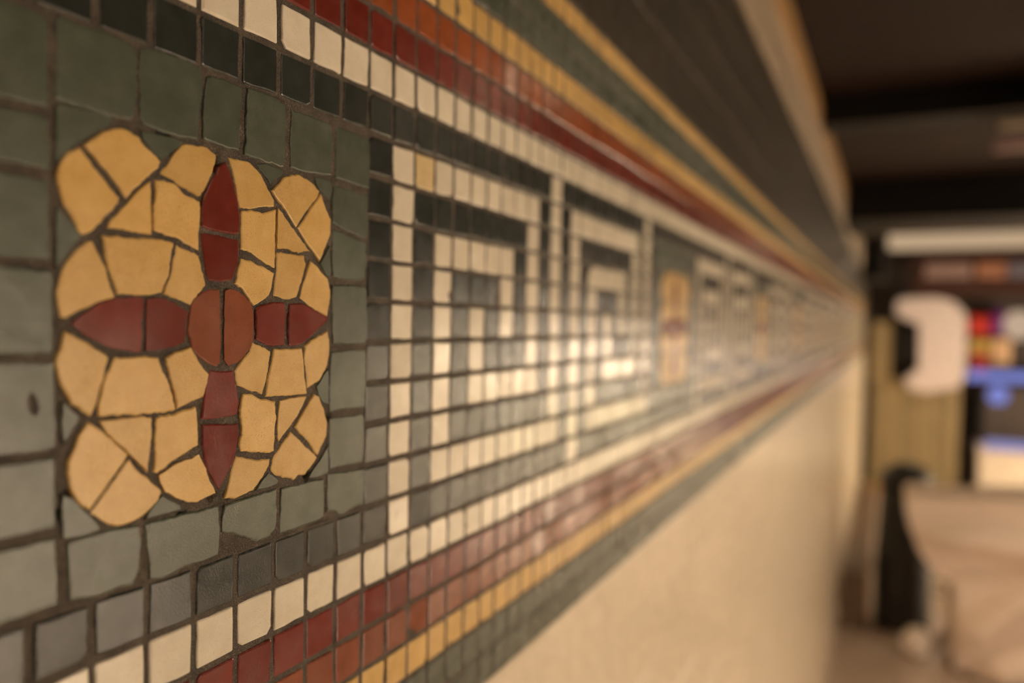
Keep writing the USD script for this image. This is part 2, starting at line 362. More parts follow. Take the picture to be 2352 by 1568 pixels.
# traced outlines of the hand-cut pieces, in tile pitches on the wall: y yellow petals, r red arms, c centre, g slivers of background, h grey frame
PIECES = {
'y': [
 [(-7.25,2.64),(-7.44,2.51),(-7.54,2.37),(-7.58,2.25),(-7.59,2.04),(-7.55,1.86),(-7.49,1.73),(-7.38,1.6),(-7.28,1.44),(-7.21,1.34),(-7.08,1.39),(-6.87,1.61),(-6.74,1.76),(-6.6,1.91),(-6.58,1.99),(-6.65,2.08),(-6.85,2.24),(-7.01,2.4),(-7.14,2.55)],
 [(-7.15,2.72),(-6.99,2.88),(-6.83,2.99),(-6.75,3.03),(-6.61,3.1),(-6.5,3.11),(-6.36,3.08),(-6.21,3.03),(-6.18,2.98),(-6.05,2.9),(-5.93,2.82),(-5.81,2.72),(-5.85,2.62),(-6,2.49),(-6.15,2.34),(-6.29,2.18),(-6.44,2.03),(-6.52,2.12),(-6.61,2.23),(-6.74,2.33),(-6.88,2.47),(-7.04,2.62)],
 [(-5.99,2.36),(-5.97,1.92),(-5.96,1.48),(-6.38,1.49),(-6.76,1.5),(-6.74,1.58),(-6.46,1.88),(-6.21,2.15)],
 [(-5.88,2.38),(-5.71,2.41),(-5.47,2.37),(-5.37,2.28),(-5.21,2.21),(-4.97,2.16),(-4.96,1.95),(-4.98,1.67),(-4.99,1.31),(-5.23,1.37),(-5.46,1.48),(-5.69,1.51),(-5.9,1.56),(-5.92,1.82),(-5.89,2.14)],
 [(-5.8,2.53),(-5.67,2.68),(-5.48,2.94),(-5.33,3.09),(-5.15,3.14),(-5.01,3.15),(-4.93,3.16),(-4.8,3.15),(-4.61,3.07),(-4.63,2.93),(-4.7,2.74),(-4.82,2.49),(-4.93,2.28),(-4.97,2.27),(-5.24,2.35),(-5.5,2.45),(-5.66,2.51)],
 [(-7.04,1.25),(-7.13,1.22),(-7.31,1.07),(-7.4,0.92),(-7.49,0.82),(-7.55,0.63),(-7.59,0.46),(-7.57,0.23),(-7.53,0.06),(-7.47,0.04),(-7.3,0.14),(-7.07,0.24),(-6.86,0.32),(-6.66,0.39),(-6.73,0.6),(-6.81,0.82),(-6.9,1.01),(-6.98,1.15)],
 [(-6.86,1.34),(-6.49,1.36),(-6.02,1.38),(-5.81,1.39),(-5.53,1.35),(-5.57,1.12),(-5.63,0.82),(-5.77,0.52),(-6.05,0.45),(-6.34,0.45),(-6.59,0.44),(-6.66,0.63),(-6.75,0.82),(-6.79,1.02),(-6.83,1.21)],
 [(-5.44,1.32),(-5.23,1.27),(-4.96,1.21),(-4.92,1.09),(-4.85,0.81),(-4.82,0.67),(-4.98,0.5),(-5.15,0.29),(-5.42,0.38),(-5.69,0.48),(-5.62,0.66),(-5.54,0.91),(-5.49,1.13)],
 [(-4.27,3.08),(-4,3.1),(-3.79,3.11),(-3.57,3),(-3.42,2.88),(-3.31,2.72),(-3.19,2.57),(-3.11,2.47),(-3.11,2.37),(-3.41,2.3),(-3.71,2.23),(-3.99,2.21),(-4.05,2.36),(-4.12,2.64),(-4.19,2.91)],
 [(-3.97,2.13),(-3.71,2.18),(-3.41,2.17),(-3.19,2.24),(-3.05,2.28),(-3.05,2.03),(-3.05,1.64),(-3.05,1.1),(-3.25,1.17),(-3.47,1.27),(-3.7,1.36),(-3.95,1.43),(-3.97,1.76)],
 [(-2.99,2.34),(-2.83,2.2),(-2.63,2.03),(-2.46,1.87),(-2.2,1.67),(-2,1.54),(-2.37,1.5),(-2.66,1.52),(-2.99,1.53),(-2.99,1.93)],
 [(-2.96,2.82),(-2.83,2.97),(-2.4,3.11),(-2.14,3.06),(-1.92,2.99),(-1.73,2.88),(-1.83,2.72),(-2.09,2.45),(-2.3,2.21),(-2.45,2.03),(-2.63,2.2),(-2.84,2.4),(-3.04,2.54),(-3.15,2.66)],
 [(-1.69,2.8),(-1.6,2.64),(-1.5,2.47),(-1.36,2.32),(-1.38,1.99),(-1.47,1.8),(-1.58,1.58),(-1.7,1.38),(-1.89,1.55),(-2.16,1.76),(-2.4,2),(-2.21,2.2),(-1.96,2.5)],
 [(-3.96,1.21),(-3.66,1.17),(-3.36,1.1),(-3.09,1),(-3.11,0.82),(-3.2,0.54),(-3.39,0.45),(-3.61,0.36),(-3.76,0.51),(-3.94,0.67),(-4.09,0.75),(-4.04,0.98)],
 [(-2.98,1.42),(-2.7,1.42),(-2.2,1.42),(-2.15,1.26),(-2.27,0.87),(-2.41,0.54),(-2.6,0.5),(-2.84,0.51),(-3.09,0.55),(-3.05,0.8),(-3.01,1.08)],
 [(-1.98,1.33),(-1.8,1.25),(-1.61,1.09),(-1.43,0.97),(-1.33,0.73),(-1.35,0.45),(-1.43,0.16),(-1.73,0.27),(-2.05,0.4),(-2.31,0.53),(-2.23,0.78),(-2.1,1.05)],
 [(-7.47,-0.17),(-7.31,-0.27),(-7.08,-0.39),(-6.91,-0.49),(-6.76,-0.6),(-6.81,-0.76),(-6.85,-0.94),(-6.92,-1.15),(-6.98,-1.33),(-7.06,-1.48),(-7.22,-1.37),(-7.36,-1.28),(-7.45,-1.13),(-7.57,-0.88),(-7.61,-0.62),(-7.54,-0.38)],
 [(-6.62,-0.61),(-6.37,-0.62),(-6.1,-0.6),(-5.81,-0.64),(-5.72,-0.89),(-5.63,-1.02),(-5.54,-1.28),(-5.47,-1.55),(-5.81,-1.57),(-6.09,-1.56),(-6.57,-1.54),(-6.91,-1.51),(-6.88,-1.22),(-6.78,-0.86),(-6.68,-0.7)],
 [(-5.65,-0.64),(-5.46,-0.55),(-5.12,-0.46),(-5.02,-0.64),(-4.89,-0.82),(-4.73,-0.97),(-4.76,-1.12),(-4.85,-1.36),(-5.14,-1.44),(-5.41,-1.52),(-5.48,-1.23),(-5.58,-0.92)],
 [(-6.9,-1.61),(-6.57,-1.61),(-6.14,-1.62),(-5.96,-1.65),(-5.94,-1.93),(-5.97,-2.23),(-6.02,-2.55),(-6.19,-2.37),(-6.44,-2.11),(-6.7,-1.86)],
 [(-5.85,-1.65),(-5.51,-1.65),(-5.27,-1.59),(-5,-1.55),(-4.95,-1.79),(-4.94,-2.25),(-5.13,-2.32),(-5.44,-2.42),(-5.8,-2.59),(-5.87,-2.57),(-5.85,-2.12)],
 [(-7.09,-1.61),(-6.95,-1.72),(-6.72,-1.91),(-6.41,-2.21),(-6.51,-2.36),(-6.72,-2.59),(-6.89,-2.79),(-7.06,-2.99),(-7.21,-2.86),(-7.28,-2.76),(-7.37,-2.58),(-7.41,-2.42),(-7.42,-2.2),(-7.35,-2.07),(-7.28,-1.92),(-7.26,-1.79)],
 [(-6.36,-2.33),(-6.22,-2.51),(-6.02,-2.66),(-5.72,-2.95),(-5.79,-3.08),(-5.91,-3.18),(-6.1,-3.31),(-6.35,-3.35),(-6.56,-3.36),(-6.71,-3.3),(-6.87,-3.19),(-7.03,-3.04),(-6.87,-2.88),(-6.67,-2.64),(-6.51,-2.46)],
 [(-4.92,-2.43),(-4.84,-2.6),(-4.71,-2.87),(-4.8,-2.69),(-4.7,-2.95),(-4.56,-3.2),(-4.78,-3.24),(-4.92,-3.27),(-4.93,-3.28),(-5.19,-3.23),(-5.44,-3.11),(-5.62,-2.96),(-5.75,-2.79),(-5.78,-2.67),(-5.62,-2.61),(-5.29,-2.51)],
 [(-3.63,-0.41),(-3.37,-0.5),(-3.14,-0.58),(-3.17,-0.76),(-3.25,-1.1),(-3.36,-1.44),(-3.67,-1.33),(-4.02,-1.21),(-4.08,-0.94),(-3.9,-0.76),(-3.72,-0.57)],
 [(-3.05,-0.55),(-2.68,-0.56),(-2.25,-0.56),(-2.17,-0.79),(-2.15,-1.16),(-2.07,-1.51),(-2.45,-1.51),(-2.87,-1.51),(-3.26,-1.49),(-3.21,-1.16),(-3.13,-0.84)],
 [(-2.13,-0.5),(-1.79,-0.33),(-1.41,-0.18),(-1.34,-0.37),(-1.33,-0.69),(-1.4,-0.95),(-1.63,-1.26),(-2.05,-1.42),(-2.08,-1.08),(-2.13,-0.76)],
 [(-3.88,-1.42),(-3.63,-1.43),(-3.4,-1.56),(-3.02,-1.63),(-2.99,-1.92),(-3.01,-2.3),(-3.02,-2.63),(-3.14,-2.67),(-3.54,-2.58),(-3.92,-2.51),(-3.94,-2.35),(-3.88,-2.08),(-3.93,-1.82),(-3.94,-1.57)],
 [(-2.87,-1.62),(-2.45,-1.59),(-2.05,-1.59),(-2.18,-1.78),(-2.35,-1.98),(-2.57,-2.17),(-2.9,-2.46),(-2.93,-2.19),(-2.91,-1.9)],
 [(-1.82,-1.58),(-1.67,-1.64),(-1.53,-1.87),(-1.4,-2.18),(-1.41,-2.5),(-1.51,-2.65),(-1.67,-2.91),(-1.98,-2.59),(-2.39,-2.21),(-2.18,-1.97),(-2,-1.74)],
 [(-2.54,-2.31),(-2.3,-2.48),(-1.98,-2.74),(-1.71,-2.96),(-1.88,-3.14),(-2.06,-3.26),(-2.29,-3.24),(-2.44,-3.33),(-2.68,-3.24),(-2.93,-3.15),(-3.1,-3.01),(-3.08,-2.82),(-2.9,-2.64),(-2.73,-2.46)],
 [(-4.04,-2.6),(-3.88,-2.64),(-3.65,-2.72),(-3.42,-2.77),(-3.14,-2.79),(-3.16,-2.93),(-3.34,-3.13),(-3.57,-3.34),(-3.79,-3.37),(-4.05,-3.4),(-4.28,-3.34),(-4.23,-3.14),(-4.16,-2.91),(-4.1,-2.72)]],
'r': [
 [(-7.33,-0.04),(-7.12,0.12),(-6.92,0.25),(-6.65,0.34),(-6.34,0.38),(-6.12,0.38),(-6.13,0.19),(-6.15,-0.12),(-6.15,-0.02),(-6.14,-0.26),(-6.18,-0.51),(-6.37,-0.48),(-6.58,-0.44),(-6.83,-0.37),(-7.01,-0.29),(-7.17,-0.19),(-7.29,-0.09)],
 [(-6.04,0.37),(-5.74,0.39),(-5.52,0.31),(-5.22,0.17),(-5.23,0.1),(-5.28,-0.15),(-5.29,-0.01),(-5.27,-0.22),(-5.29,-0.36),(-5.49,-0.43),(-5.76,-0.47),(-6.05,-0.49),(-6.05,-0.26),(-6.05,-0.02)],
 [(-3.55,0.25),(-3.46,0.32),(-3.12,0.4),(-2.78,0.41),(-2.74,0.24),(-2.75,-0.11),(-2.77,-0.45),(-3.1,-0.47),(-3.3,-0.43),(-3.56,-0.33),(-3.53,-0.22),(-3.55,-0.05)],
 [(-2.62,0.38),(-2.26,0.41),(-2.05,0.36),(-1.73,0.23),(-1.43,0.13),(-1.42,0.05),(-1.73,-0.14),(-2.03,-0.32),(-2.25,-0.45),(-2.61,-0.48),(-2.63,-0.28),(-2.64,0.1)],
 [(-4.37,2.99),(-4.54,2.86),(-4.59,2.73),(-4.7,2.61),(-4.79,2.42),(-4.88,2.21),(-4.9,1.95),(-4.91,1.74),(-4.75,1.71),(-4.46,1.69),(-4.23,1.68),(-4.04,1.71),(-4.02,1.91),(-4.04,2.12),(-4.1,2.38),(-4.17,2.57),(-4.27,2.82)],
 [(-4.92,1.61),(-4.69,1.61),(-4.39,1.59),(-4.05,1.56),(-4.03,1.38),(-4.05,1.14),(-4.11,0.98),(-4.18,0.81),(-4.45,0.76),(-4.74,0.77),(-4.8,0.9),(-4.85,1.15),(-4.9,1.4)],
 [(-4.67,-0.91),(-4.43,-0.93),(-4.15,-0.95),(-4.08,-1.17),(-4.02,-1.39),(-3.98,-1.59),(-4.04,-1.77),(-4.39,-1.8),(-4.7,-1.8),(-4.86,-1.78),(-4.83,-1.54),(-4.8,-1.28),(-4.74,-1.07)],
 [(-4.84,-1.9),(-4.56,-1.92),(-4.25,-1.95),(-4,-1.98),(-3.98,-2.18),(-4.03,-2.45),(-4.11,-2.66),(-4.24,-2.87),(-4.34,-3.01),(-4.44,-3.14),(-4.58,-2.94),(-4.7,-2.76),(-4.8,-2.56),(-4.84,-2.39),(-4.86,-2.12)]],
'c': [
 [(-4.45,-0.01),(-4.44,-0.76),(-4.52,-0.83),(-4.74,-0.75),(-4.94,-0.64),(-5.07,-0.48),(-5.09,-0.4),(-5.16,-0.22),(-5.18,-0.06),(-5.17,0.1),(-5.13,0.3),(-5.08,0.36),(-5.01,0.44),(-4.87,0.54),(-4.67,0.59),(-4.48,0.59)],
 [(-4.35,0.57),(-4.25,0.61),(-4.04,0.58),(-3.86,0.48),(-3.72,0.35),(-3.66,0.19),(-3.64,-0.05),(-3.64,-0.27),(-3.64,-0.14),(-3.65,-0.34),(-3.72,-0.51),(-3.89,-0.66),(-4.05,-0.78),(-4.26,-0.81),(-4.35,-0.71),(-4.36,-0.01)]],
'g': [
 [(-7.62,3.21),(-7.29,3.25),(-6.88,3.27),(-6.68,3.23),(-6.77,3.12),(-6.99,2.97),(-7.24,2.76),(-7.44,2.59),(-7.56,2.47),(-7.63,2.38),(-7.63,2.79)],
 [(-7.61,1.69),(-7.48,1.57),(-7.38,1.46),(-7.23,1.31),(-7.31,1.21),(-7.43,1.03),(-7.53,0.91),(-7.62,0.78)],
 [(-6.16,3.16),(-5.86,3.17),(-5.54,3.18),(-5.33,3.16),(-5.48,3.03),(-5.67,2.86),(-5.78,2.78),(-5.96,2.9),(-6.14,3.04)],
 [(-3.59,3.12),(-3.31,3.16),(-2.83,3.11),(-2.89,3.03),(-3.04,2.93),(-3.19,2.8),(-3.31,2.91),(-3.5,3.04)],
 [(-1.86,3.14),(-1.61,3.17),(-1.35,3.17),(-1.32,2.92),(-1.37,2.73),(-1.56,2.86),(-1.72,2.95),(-1.83,3.05)],
 [(-1.37,1.69),(-1.32,1.38),(-1.29,1.23),(-1.36,1.02),(-1.47,1.06),(-1.64,1.31),(-1.48,1.52)],
 [(-7.5,-1.25),(-7.38,-1.36),(-7.23,-1.51),(-7.27,-1.59),(-7.39,-1.74),(-7.48,-1.88),(-7.51,-1.56)],
 [(-7.5,-2.67),(-7.35,-2.76),(-7.21,-2.93),(-7.01,-3.15),(-6.85,-3.35),(-7.06,-3.36),(-7.3,-3.36),(-7.47,-3.32),(-7.5,-3)],
 [(-5.7,-3.03),(-5.56,-3.13),(-5.34,-3.26),(-5.31,-3.36),(-5.64,-3.36),(-6.02,-3.37),(-5.96,-3.24),(-5.85,-3.14)],
 [(-1.35,-1.03),(-1.33,-1.44),(-1.34,-1.81),(-1.52,-1.76),(-1.65,-1.58),(-1.72,-1.41),(-1.56,-1.26),(-1.44,-1.12)],
 [(-1.34,-2.75),(-1.32,-3.07),(-1.34,-3.37),(-1.64,-3.39),(-1.96,-3.38),(-1.81,-3.24),(-1.58,-3.03)],
 [(-3.16,-3.06),(-2.99,-3.18),(-2.86,-3.28),(-2.92,-3.33),(-3.21,-3.36),(-3.5,-3.36),(-3.37,-3.22)]],
'h': [
 [(-7.6,4.5),(-7.55,4.54),(-7.32,4.52),(-6.88,4.56),(-6.53,4.54),(-6.32,4.5),(-6.28,4.43),(-6.28,4.18),(-6.29,3.9),(-6.3,3.6),(-6.33,3.32),(-6.37,3.31),(-6.76,3.28),(-7.15,3.31),(-7.57,3.29),(-7.62,3.33),(-7.63,3.67),(-7.62,4.01),(-7.62,4.26)],
 [(-6.18,4.51),(-5.91,4.59),(-5.44,4.59),(-5.12,4.59),(-4.98,4.56),(-4.94,4.44),(-4.93,4.11),(-5,3.68),(-5.04,3.28),(-5.43,3.25),(-5.83,3.25),(-6.13,3.29),(-6.2,3.38),(-6.2,3.76),(-6.21,4.2)],
 [(-4.8,4.43),(-4.71,4.48),(-4.44,4.51),(-3.99,4.48),(-3.97,4.24),(-4.03,3.92),(-4.03,3.65),(-4.04,3.28),(-4.52,3.28),(-4.88,3.33),(-4.9,3.53),(-4.88,3.93),(-4.85,4.25)],
 [(-3.83,4.51),(-3.48,4.54),(-3.11,4.5),(-2.81,4.46),(-2.79,4.03),(-2.83,3.19),(-3.36,3.21),(-3.88,3.25),(-3.85,3.86),(-3.84,4.2)],
 [(-2.61,4.41),(-2.02,4.42),(-1.37,4.41),(-1.33,4.08),(-1.36,3.29),(-2.03,3.23),(-2.64,3.22),(-2.65,3.79)],
 [(-1.17,4.4),(-0.57,4.41),(0.01,4.38),(0.05,3.97),(0.02,3.23),(-0.62,3.25),(-1.19,3.28),(-1.19,3.92)],
 [(-1.24,3.06),(-0.64,3.08),(-0.01,3.04),(-0,2.44),(-0.03,2.01),(-0.57,2.1),(-1.02,2.19),(-1.26,2.27),(-1.28,2.75)],
 [(-1.26,2.08),(-0.82,2.04),(-0.41,1.97),(-0.05,1.91),(-0.03,1.45),(-0.06,1.09),(-0.34,1.01),(-1,1.02),(-1.22,1.08),(-1.26,1.51)],
 [(-1.23,0.85),(-0.8,0.87),(-0.13,0.88),(0.01,0.8),(0.01,0.13),(0,-0.37),(-0.03,-0.48),(-0.77,-0.48),(-1.2,-0.46),(-1.23,-0.04),(-1.25,0.58)],
 [(-1.25,-0.67),(-0.85,-0.65),(-0.43,-0.62),(-0.01,-0.64),(0.02,-1.18),(-0,-2.01),(-0.61,-1.99),(-0.98,-1.97),(-1.29,-2.01),(-1.3,-1.44),(-1.27,-0.95)],
 [(-1.26,-2.17),(-0.77,-2.16),(-0.15,-2.18),(-0.01,-2.27),(-0.01,-2.74),(-0.03,-3.3),(-0.48,-3.3),(-0.9,-3.3),(-1.24,-3.28),(-1.27,-2.91),(-1.27,-2.52)],
 [(-1.31,-3.4),(-0.74,-3.46),(-0,-3.52),(0.01,-3.97),(-0.04,-4.34),(-0.46,-4.34),(-0.72,-4.44),(-0.93,-4.41),(-1.03,-4.3),(-1.29,-4.24),(-1.33,-3.81)],
 [(-2.79,-3.45),(-2.42,-3.46),(-1.92,-3.47),(-1.47,-3.49),(-1.44,-3.86),(-1.45,-4.33),(-1.62,-4.38),(-2.04,-4.38),(-2.44,-4.39),(-2.82,-4.38),(-2.81,-4.04)],
 [(-4.31,-3.49),(-3.94,-3.48),(-3.45,-3.46),(-2.93,-3.44),(-2.91,-3.87),(-2.94,-4.27),(-3.12,-4.37),(-3.47,-4.38),(-3.78,-4.22),(-4.04,-4.09),(-4.37,-3.98),(-4.36,-3.78)],
 [(-6.03,-3.45),(-5.57,-3.46),(-5.04,-3.46),(-4.45,-3.47),(-4.42,-3.91),(-4.44,-4.39),(-4.84,-4.42),(-5.21,-4.4),(-5.56,-4.48),(-5.73,-4.49),(-5.93,-4.44),(-5.96,-4.12),(-6.01,-3.82)],
 [(-7.41,-3.43),(-7.12,-3.41),(-6.69,-3.4),(-6.16,-3.46),(-6.13,-3.79),(-6.17,-4.23),(-6.29,-4.42),(-6.56,-4.38),(-6.8,-4.42),(-6.94,-4.41),(-7.17,-4.36),(-7.37,-4.33),(-7.39,-3.98)]]}

wall = thing('wall_left', 'long tiled wall with a mosaic frieze of flowers and meander squares, white tiles below', 'wall', kind='structure')
obj('masonry', box(-2.4, 9.0, .004, .25, 0, 2.45), 'plaster', wall)
UEND, FAR = 424, 440      # the frieze runs on to the far end of the wall

# --- flower panels (the near one, and the next one in full)
FLOWER_PITS = [(-4.62, 3.02, .10), (-4.55, 2.85, .09), (-1.55, 2.45, .10), (-1.50, 2.30, .10), (-5.72, 3.22, .12), (-7.50, 2.2, .12), (-7.45, -2.95, .12), (-7.42, -2.7, .10),
               (-5.28, -3.50, .09), (-1.32, -2.12, .09), (-2.0, -3.33, .10), (-4.62, -3.25, .08), (-4.2, -3.3, .08), (-5.62, 3.0, .1)]


def flower_panel(off, near):
    r = random.Random(11)
    p = obj('flower_panel', bed(-9.06 + off, .0 + off, -4.45, 4.55, .06 if near else .35, 2, pits=[(a + off, b, c) for a, b, c in FLOWER_PITS] if near else ()), 'grout', wall, smooth=True,
            label='mosaic panel of a yellow and red cross-shaped flower on grey-green tiles' if near else 'second flower panel of the frieze, beyond the two meander squares')
    names = {'y': ('yellow_petal_tile', 'yellow'), 'r': ('red_tile', 'red'), 'c': ('rust_centre_tile', 'rust'), 'g': ('grey_green_tile', 'grey'), 'h': ('grey_green_tile', 'grey')}
    for k in 'yrcgh':
        for i, q in enumerate(PIECES[k]):
            q = np.array(q)
            seed = i + 40 * 'yrcgh'.index(k)
            if near:
                o = rough_edge(q, .06, .016 if k in 'yh' else .010, seed, grow=.016)
            else:
                o = inset(q if Polygon(q).exterior.is_ccw else q[::-1], -.016)
            o = o + np.array([off, 0])
            top = r.uniform(-.00015, .0002) + (.0001 if k in 'yrc' else 0)
            obj(names[k][0], tile(o, top, .035, tilt(r, .007)), names[k][1], p, smooth=False)
    cuts = [4.55, 3.07, 2.16, .82, -.57, -1.99, -3.22, -4.42]
    for i in range(7):
        s = .03 * i
        q = [(-9.0, cuts[i + 1] + .07), (-7.74 + s, cuts[i + 1] + .07), (-7.77 + s, cuts[i] - .07), (-9.0, cuts[i] - .07)]
        o = rough_edge(q, .09, .018, 300 + i) if near else np.array(q)
        if near and i == 4:
            hole = np.array([(-7.98, -1.05), (-7.90, -1.16), (-7.86, -1.32), (-7.92, -1.42), (-8.01, -1.36), (-8.04, -1.16)])
            obj('grey_green_tile', pitted_tile(o, hole), 'grey', p, smooth=False)
            continue
        obj('grey_green_tile', tile(o + np.array([off, 0]), r.uniform(-.0002, .0002), .035, tilt(r, .007)), 'grey', p, smooth=False)
    return p


flower_panel(0, True)
flower_panel(34, False)


# --- meander (key) panels: 25 columns by 11 rows; '#' is cream
def key_white(c, k):
    c = (c - 1) % 12 if c < 24 else -1
    if c < 0 or c > 10:
        return False
    W = {(0, k_) for k_ in range(1, 11)} | {(c_, 1) for c_ in range(0, 9)} | {(8, k_) for k_ in range(1, 8)} | {(c_, 7) for c_ in range(4, 9)} | {(4, k_) for k_ in range(5, 8)}
    W |= {(10, k_) for k_ in range(0, 10)} | {(c_, 9) for c_ in range(2, 11)} | {(2, k_) for k_ in range(3, 10)} | {(c_, 3) for c_ in range(2, 7)} | {(6, k_) for k_ in range(3, 6)}
    return (c, k) in W


class Batch:
    """Collects the tiles that are too small or too far to pick apart: one mesh per colour under one part."""
    def __init__(self):
        self.d = {}

    def add(self, m, piece):
        self.d.setdefault(m, []).append(piece)

    def build(self, parent, suffix='_rows'):
        for m, l in self.d.items():
            obj({'cream': 'cream_tile', 'dark': 'dark_green_tile', 'red': 'red_tile', 'orange': 'orange_tile', 'rust': 'rust_tile', 'yellow': 'yellow_tile', 'grey': 'grey_green_tile', 'white': 'white_tile', 'field': 'brown_grey_tile'}[m] + suffix,
                cat_(l), m, parent, smooth=False, kind='stuff')


def simple(u0, u1, v0, v1, r):
    g = .06
    q = [(u0 + g, v0 + g), (u1 - g, v0 + g), (u1 - g, v1 - g), (u0 + g, v1 - g)]
    return tile(q, r.uniform(-.00012, .00012), .05, tilt(r, .012), rounded=False, deep=-.003)


NAME = {'cream': 'cream_tile', 'dark': 'dark_green_tile', 'red': 'red_tile', 'orange': 'orange_tile', 'rust': 'rust_tile', 'yellow': 'yellow_tile', 'grey': 'grey_green_tile'}
r = random.Random(5)
key = obj('key_panel', bed(.0, 25.05, -5.45, 5.55, .12, 4), 'grout', wall, smooth=True, label='panel of two cream meander squares on dark green tiles')
for c in range(25):
    for k in range(11):
        m = 'cream' if key_white(c, k) else 'dark'
        q = quad(c, c + 1, 4.55 - k, 5.55 - k, r, segs=3 if c < 4 else 1)
        obj(NAME[m], tile(q, r.uniform(-.0002, .0002), .04, tilt(r)), 'aged' if (c, k) == (2, 1) else m, key, smooth=False)

far_key = obj('key_panel', bed(34, 59, -5.45, 5.55, .6, 6), 'grout', wall, smooth=True, label='second pair of cream meander squares, beyond the next flower')
B = Batch()
for c in range(25):
    for k in range(11):
        B.add('cream' if key_white(c, k) else 'dark', simple(34 + c, 35 + c, 4.55 - k, 5.55 - k, r))
B.build(far_key)
# what follows is a blur of the same two panels: all their tiles, joined
rest = obj('frieze_panel', bed(59, UEND, -4.45, 4.55, 2.5, 8), 'grout', wall, smooth=True, label='blurred far run of the mosaic frieze')
B = Batch()
start = 59
while start < UEND - 34:
    for k in 'yrcgh':
        for q in PIECES[k]:
            q = np.array(q); q = q if Polygon(q).exterior.is_ccw else q[::-1]
            B.add({'y': 'yellow', 'r': 'red', 'c': 'orange', 'g': 'grey', 'h': 'grey'}[k], tile(inset(q, -.016)[::2] + np.array([start + 9, 0]), 0, .04, tilt(r, .01), rounded=False, deep=-.003))
    for i in range(6):
        B.add('grey', simple(start, start + 1.35, -4.45 + i * 1.5, -2.95 + i * 1.5, r))
    for c in range(25):
        for k in range(11):
            B.add('cream' if key_white(c, k) else 'dark', simple(start + 9 + c, start + 10 + c, 4.55 - k, 5.55 - k, r))
    start += 34
# and the panel that ends behind the camera's left edge
for k in 'yrcgh':
    for q in PIECES[k]:
        q = np.array(q); q = q if Polygon(q).exterior.is_ccw else q[::-1]
        B.add({'y': 'yellow', 'r': 'red', 'c': 'orange', 'g': 'grey', 'h': 'grey'}[k], tile(inset(q, -.016)[::2] + np.array([-34, 0]), 0, .04, tilt(r, .01), rounded=False, deep=-.003))
for c in range(25):
    for k in range(11):
        B.add('cream' if key_white(c, k) else 'dark', simple(-34 + c, -33 + c, 4.55 - k, 5.55 - k, r))
B.build(rest)
obj('frieze_panel', bed(-110, -9.06, -4.45, 4.55, 1.5, 9), 'grout', wall, smooth=True)

# --- border bands above and below; the dark row above and below each flower belongs to them
def band(name, rows, label, seed):
    r = random.Random(seed)
    v_lo, v_hi = min(a for a, b, m in rows), max(b for a, b, m in rows)
    p = obj(name, bed(-9.06, 30, v_lo, v_hi, .13, seed), 'grout', wall, smooth=True, label=label)
    obj('grout_run', bed(30, UEND, v_lo, v_hi, 3., seed), 'grout', p, smooth=True)
    obj('grout_run', bed(-110, -9.06, v_lo, v_hi, 3., seed), 'grout', p, smooth=True)
    B = Batch()
    for v0, v1, m in rows:
        for c in list(range(-40, 170)):
            if m == 'dark' and 0 <= c % 34 < 25:
                continue
            depth = (c + 15.5) * .897 + 4.95
            seen = -9 <= c < 27 and abs((v0 + v1) / 2 + .7 - .0 * depth) < depth * .455
            u0, u1 = c + .0, c + 1.
            if seen:
                q = quad(u0, u1, v0, v1, r, gu=.055, segs=3 if c < 4 else 1)
                obj(NAME[m], tile(q, r.uniform(-.0002, .0002), .04, tilt(r)), m, p, smooth=False)
            else:
                B.add(m, simple(u0, u1, v0, v1, r))
        for c in range(170, UEND, 4):        # beyond that the courses show only as lines
            B.add(m, simple(c, c + 4, v0, v1, r))
    B.build(p)
    return p


band('upper_border', [(4.55, 5.55, 'dark'), (5.55, 6.55, 'cream'), (6.55, 7.55, 'red'), (7.55, 8.55, 'orange'), (8.55, 9.55, 'yellow'), (9.55, 10.5, 'grey'), (10.5, 11.4, 'grey'), (11.4, 12.3, 'yellow')],
     'upper border of cream, dark red, orange, yellow and grey tile courses', 21)
band('lower_border', [(-5.45, -4.45, 'dark'), (-6.45, -5.45, 'cream'), (-7.45, -6.45, 'red'), (-8.45, -7.45, 'rust'), (-9.45, -8.45, 'yellow'), (-10.45, -9.45, 'grey'), (-11.45, -10.45, 'grey')],
     'lower border of cream, dull red, rust, yellow and grey tile courses', 22)

# --- grey-green field above, cream and ochre cornice under the ceiling
def courses(name, v0, v1, hv, wu, m, label, joint='grout', g=.05, u0=-100., first=0., limit=150, nm='grey_green_tile', smin=-20., smax=27., vmin=-99, vmax=99, shift=True):
    r = random.Random(int(abs(v1) * 10))
    p = obj(name, bed(u0, UEND, v0, v1, 6.0, 3, amp=.0003), joint, wall, smooth=True, label=label)
    B, n = Batch(), 0
    rows = int(round((v1 - v0) / hv))
    for i in range(rows):
        a = v1 - (i + 1) * hv
        u = u0 + (wu / 2 if shift and i % 2 else 0)
        while u < UEND - wu:
            q = [(u + g, a + g), (u + wu - g, a + g), (u + wu - g, a + hv - g), (u + g, a + hv - g)]
            depth = (u + wu / 2 + 15) * .897 + 4.95
            if n < limit and smin < u < smax and abs(a + hv / 2 + .5) < depth * .47 and depth > 5:
                obj(nm, tile(q, r.uniform(-.0002, .0002), .05, tilt(r, .0012)), m, p, smooth=False); n += 1
            else:
                B.add(m, tile(q, r.uniform(-.0002, .0002), .05, tilt(r, .0012), rounded=False, deep=-.003))
            u += wu
    B.build(p)
    return p


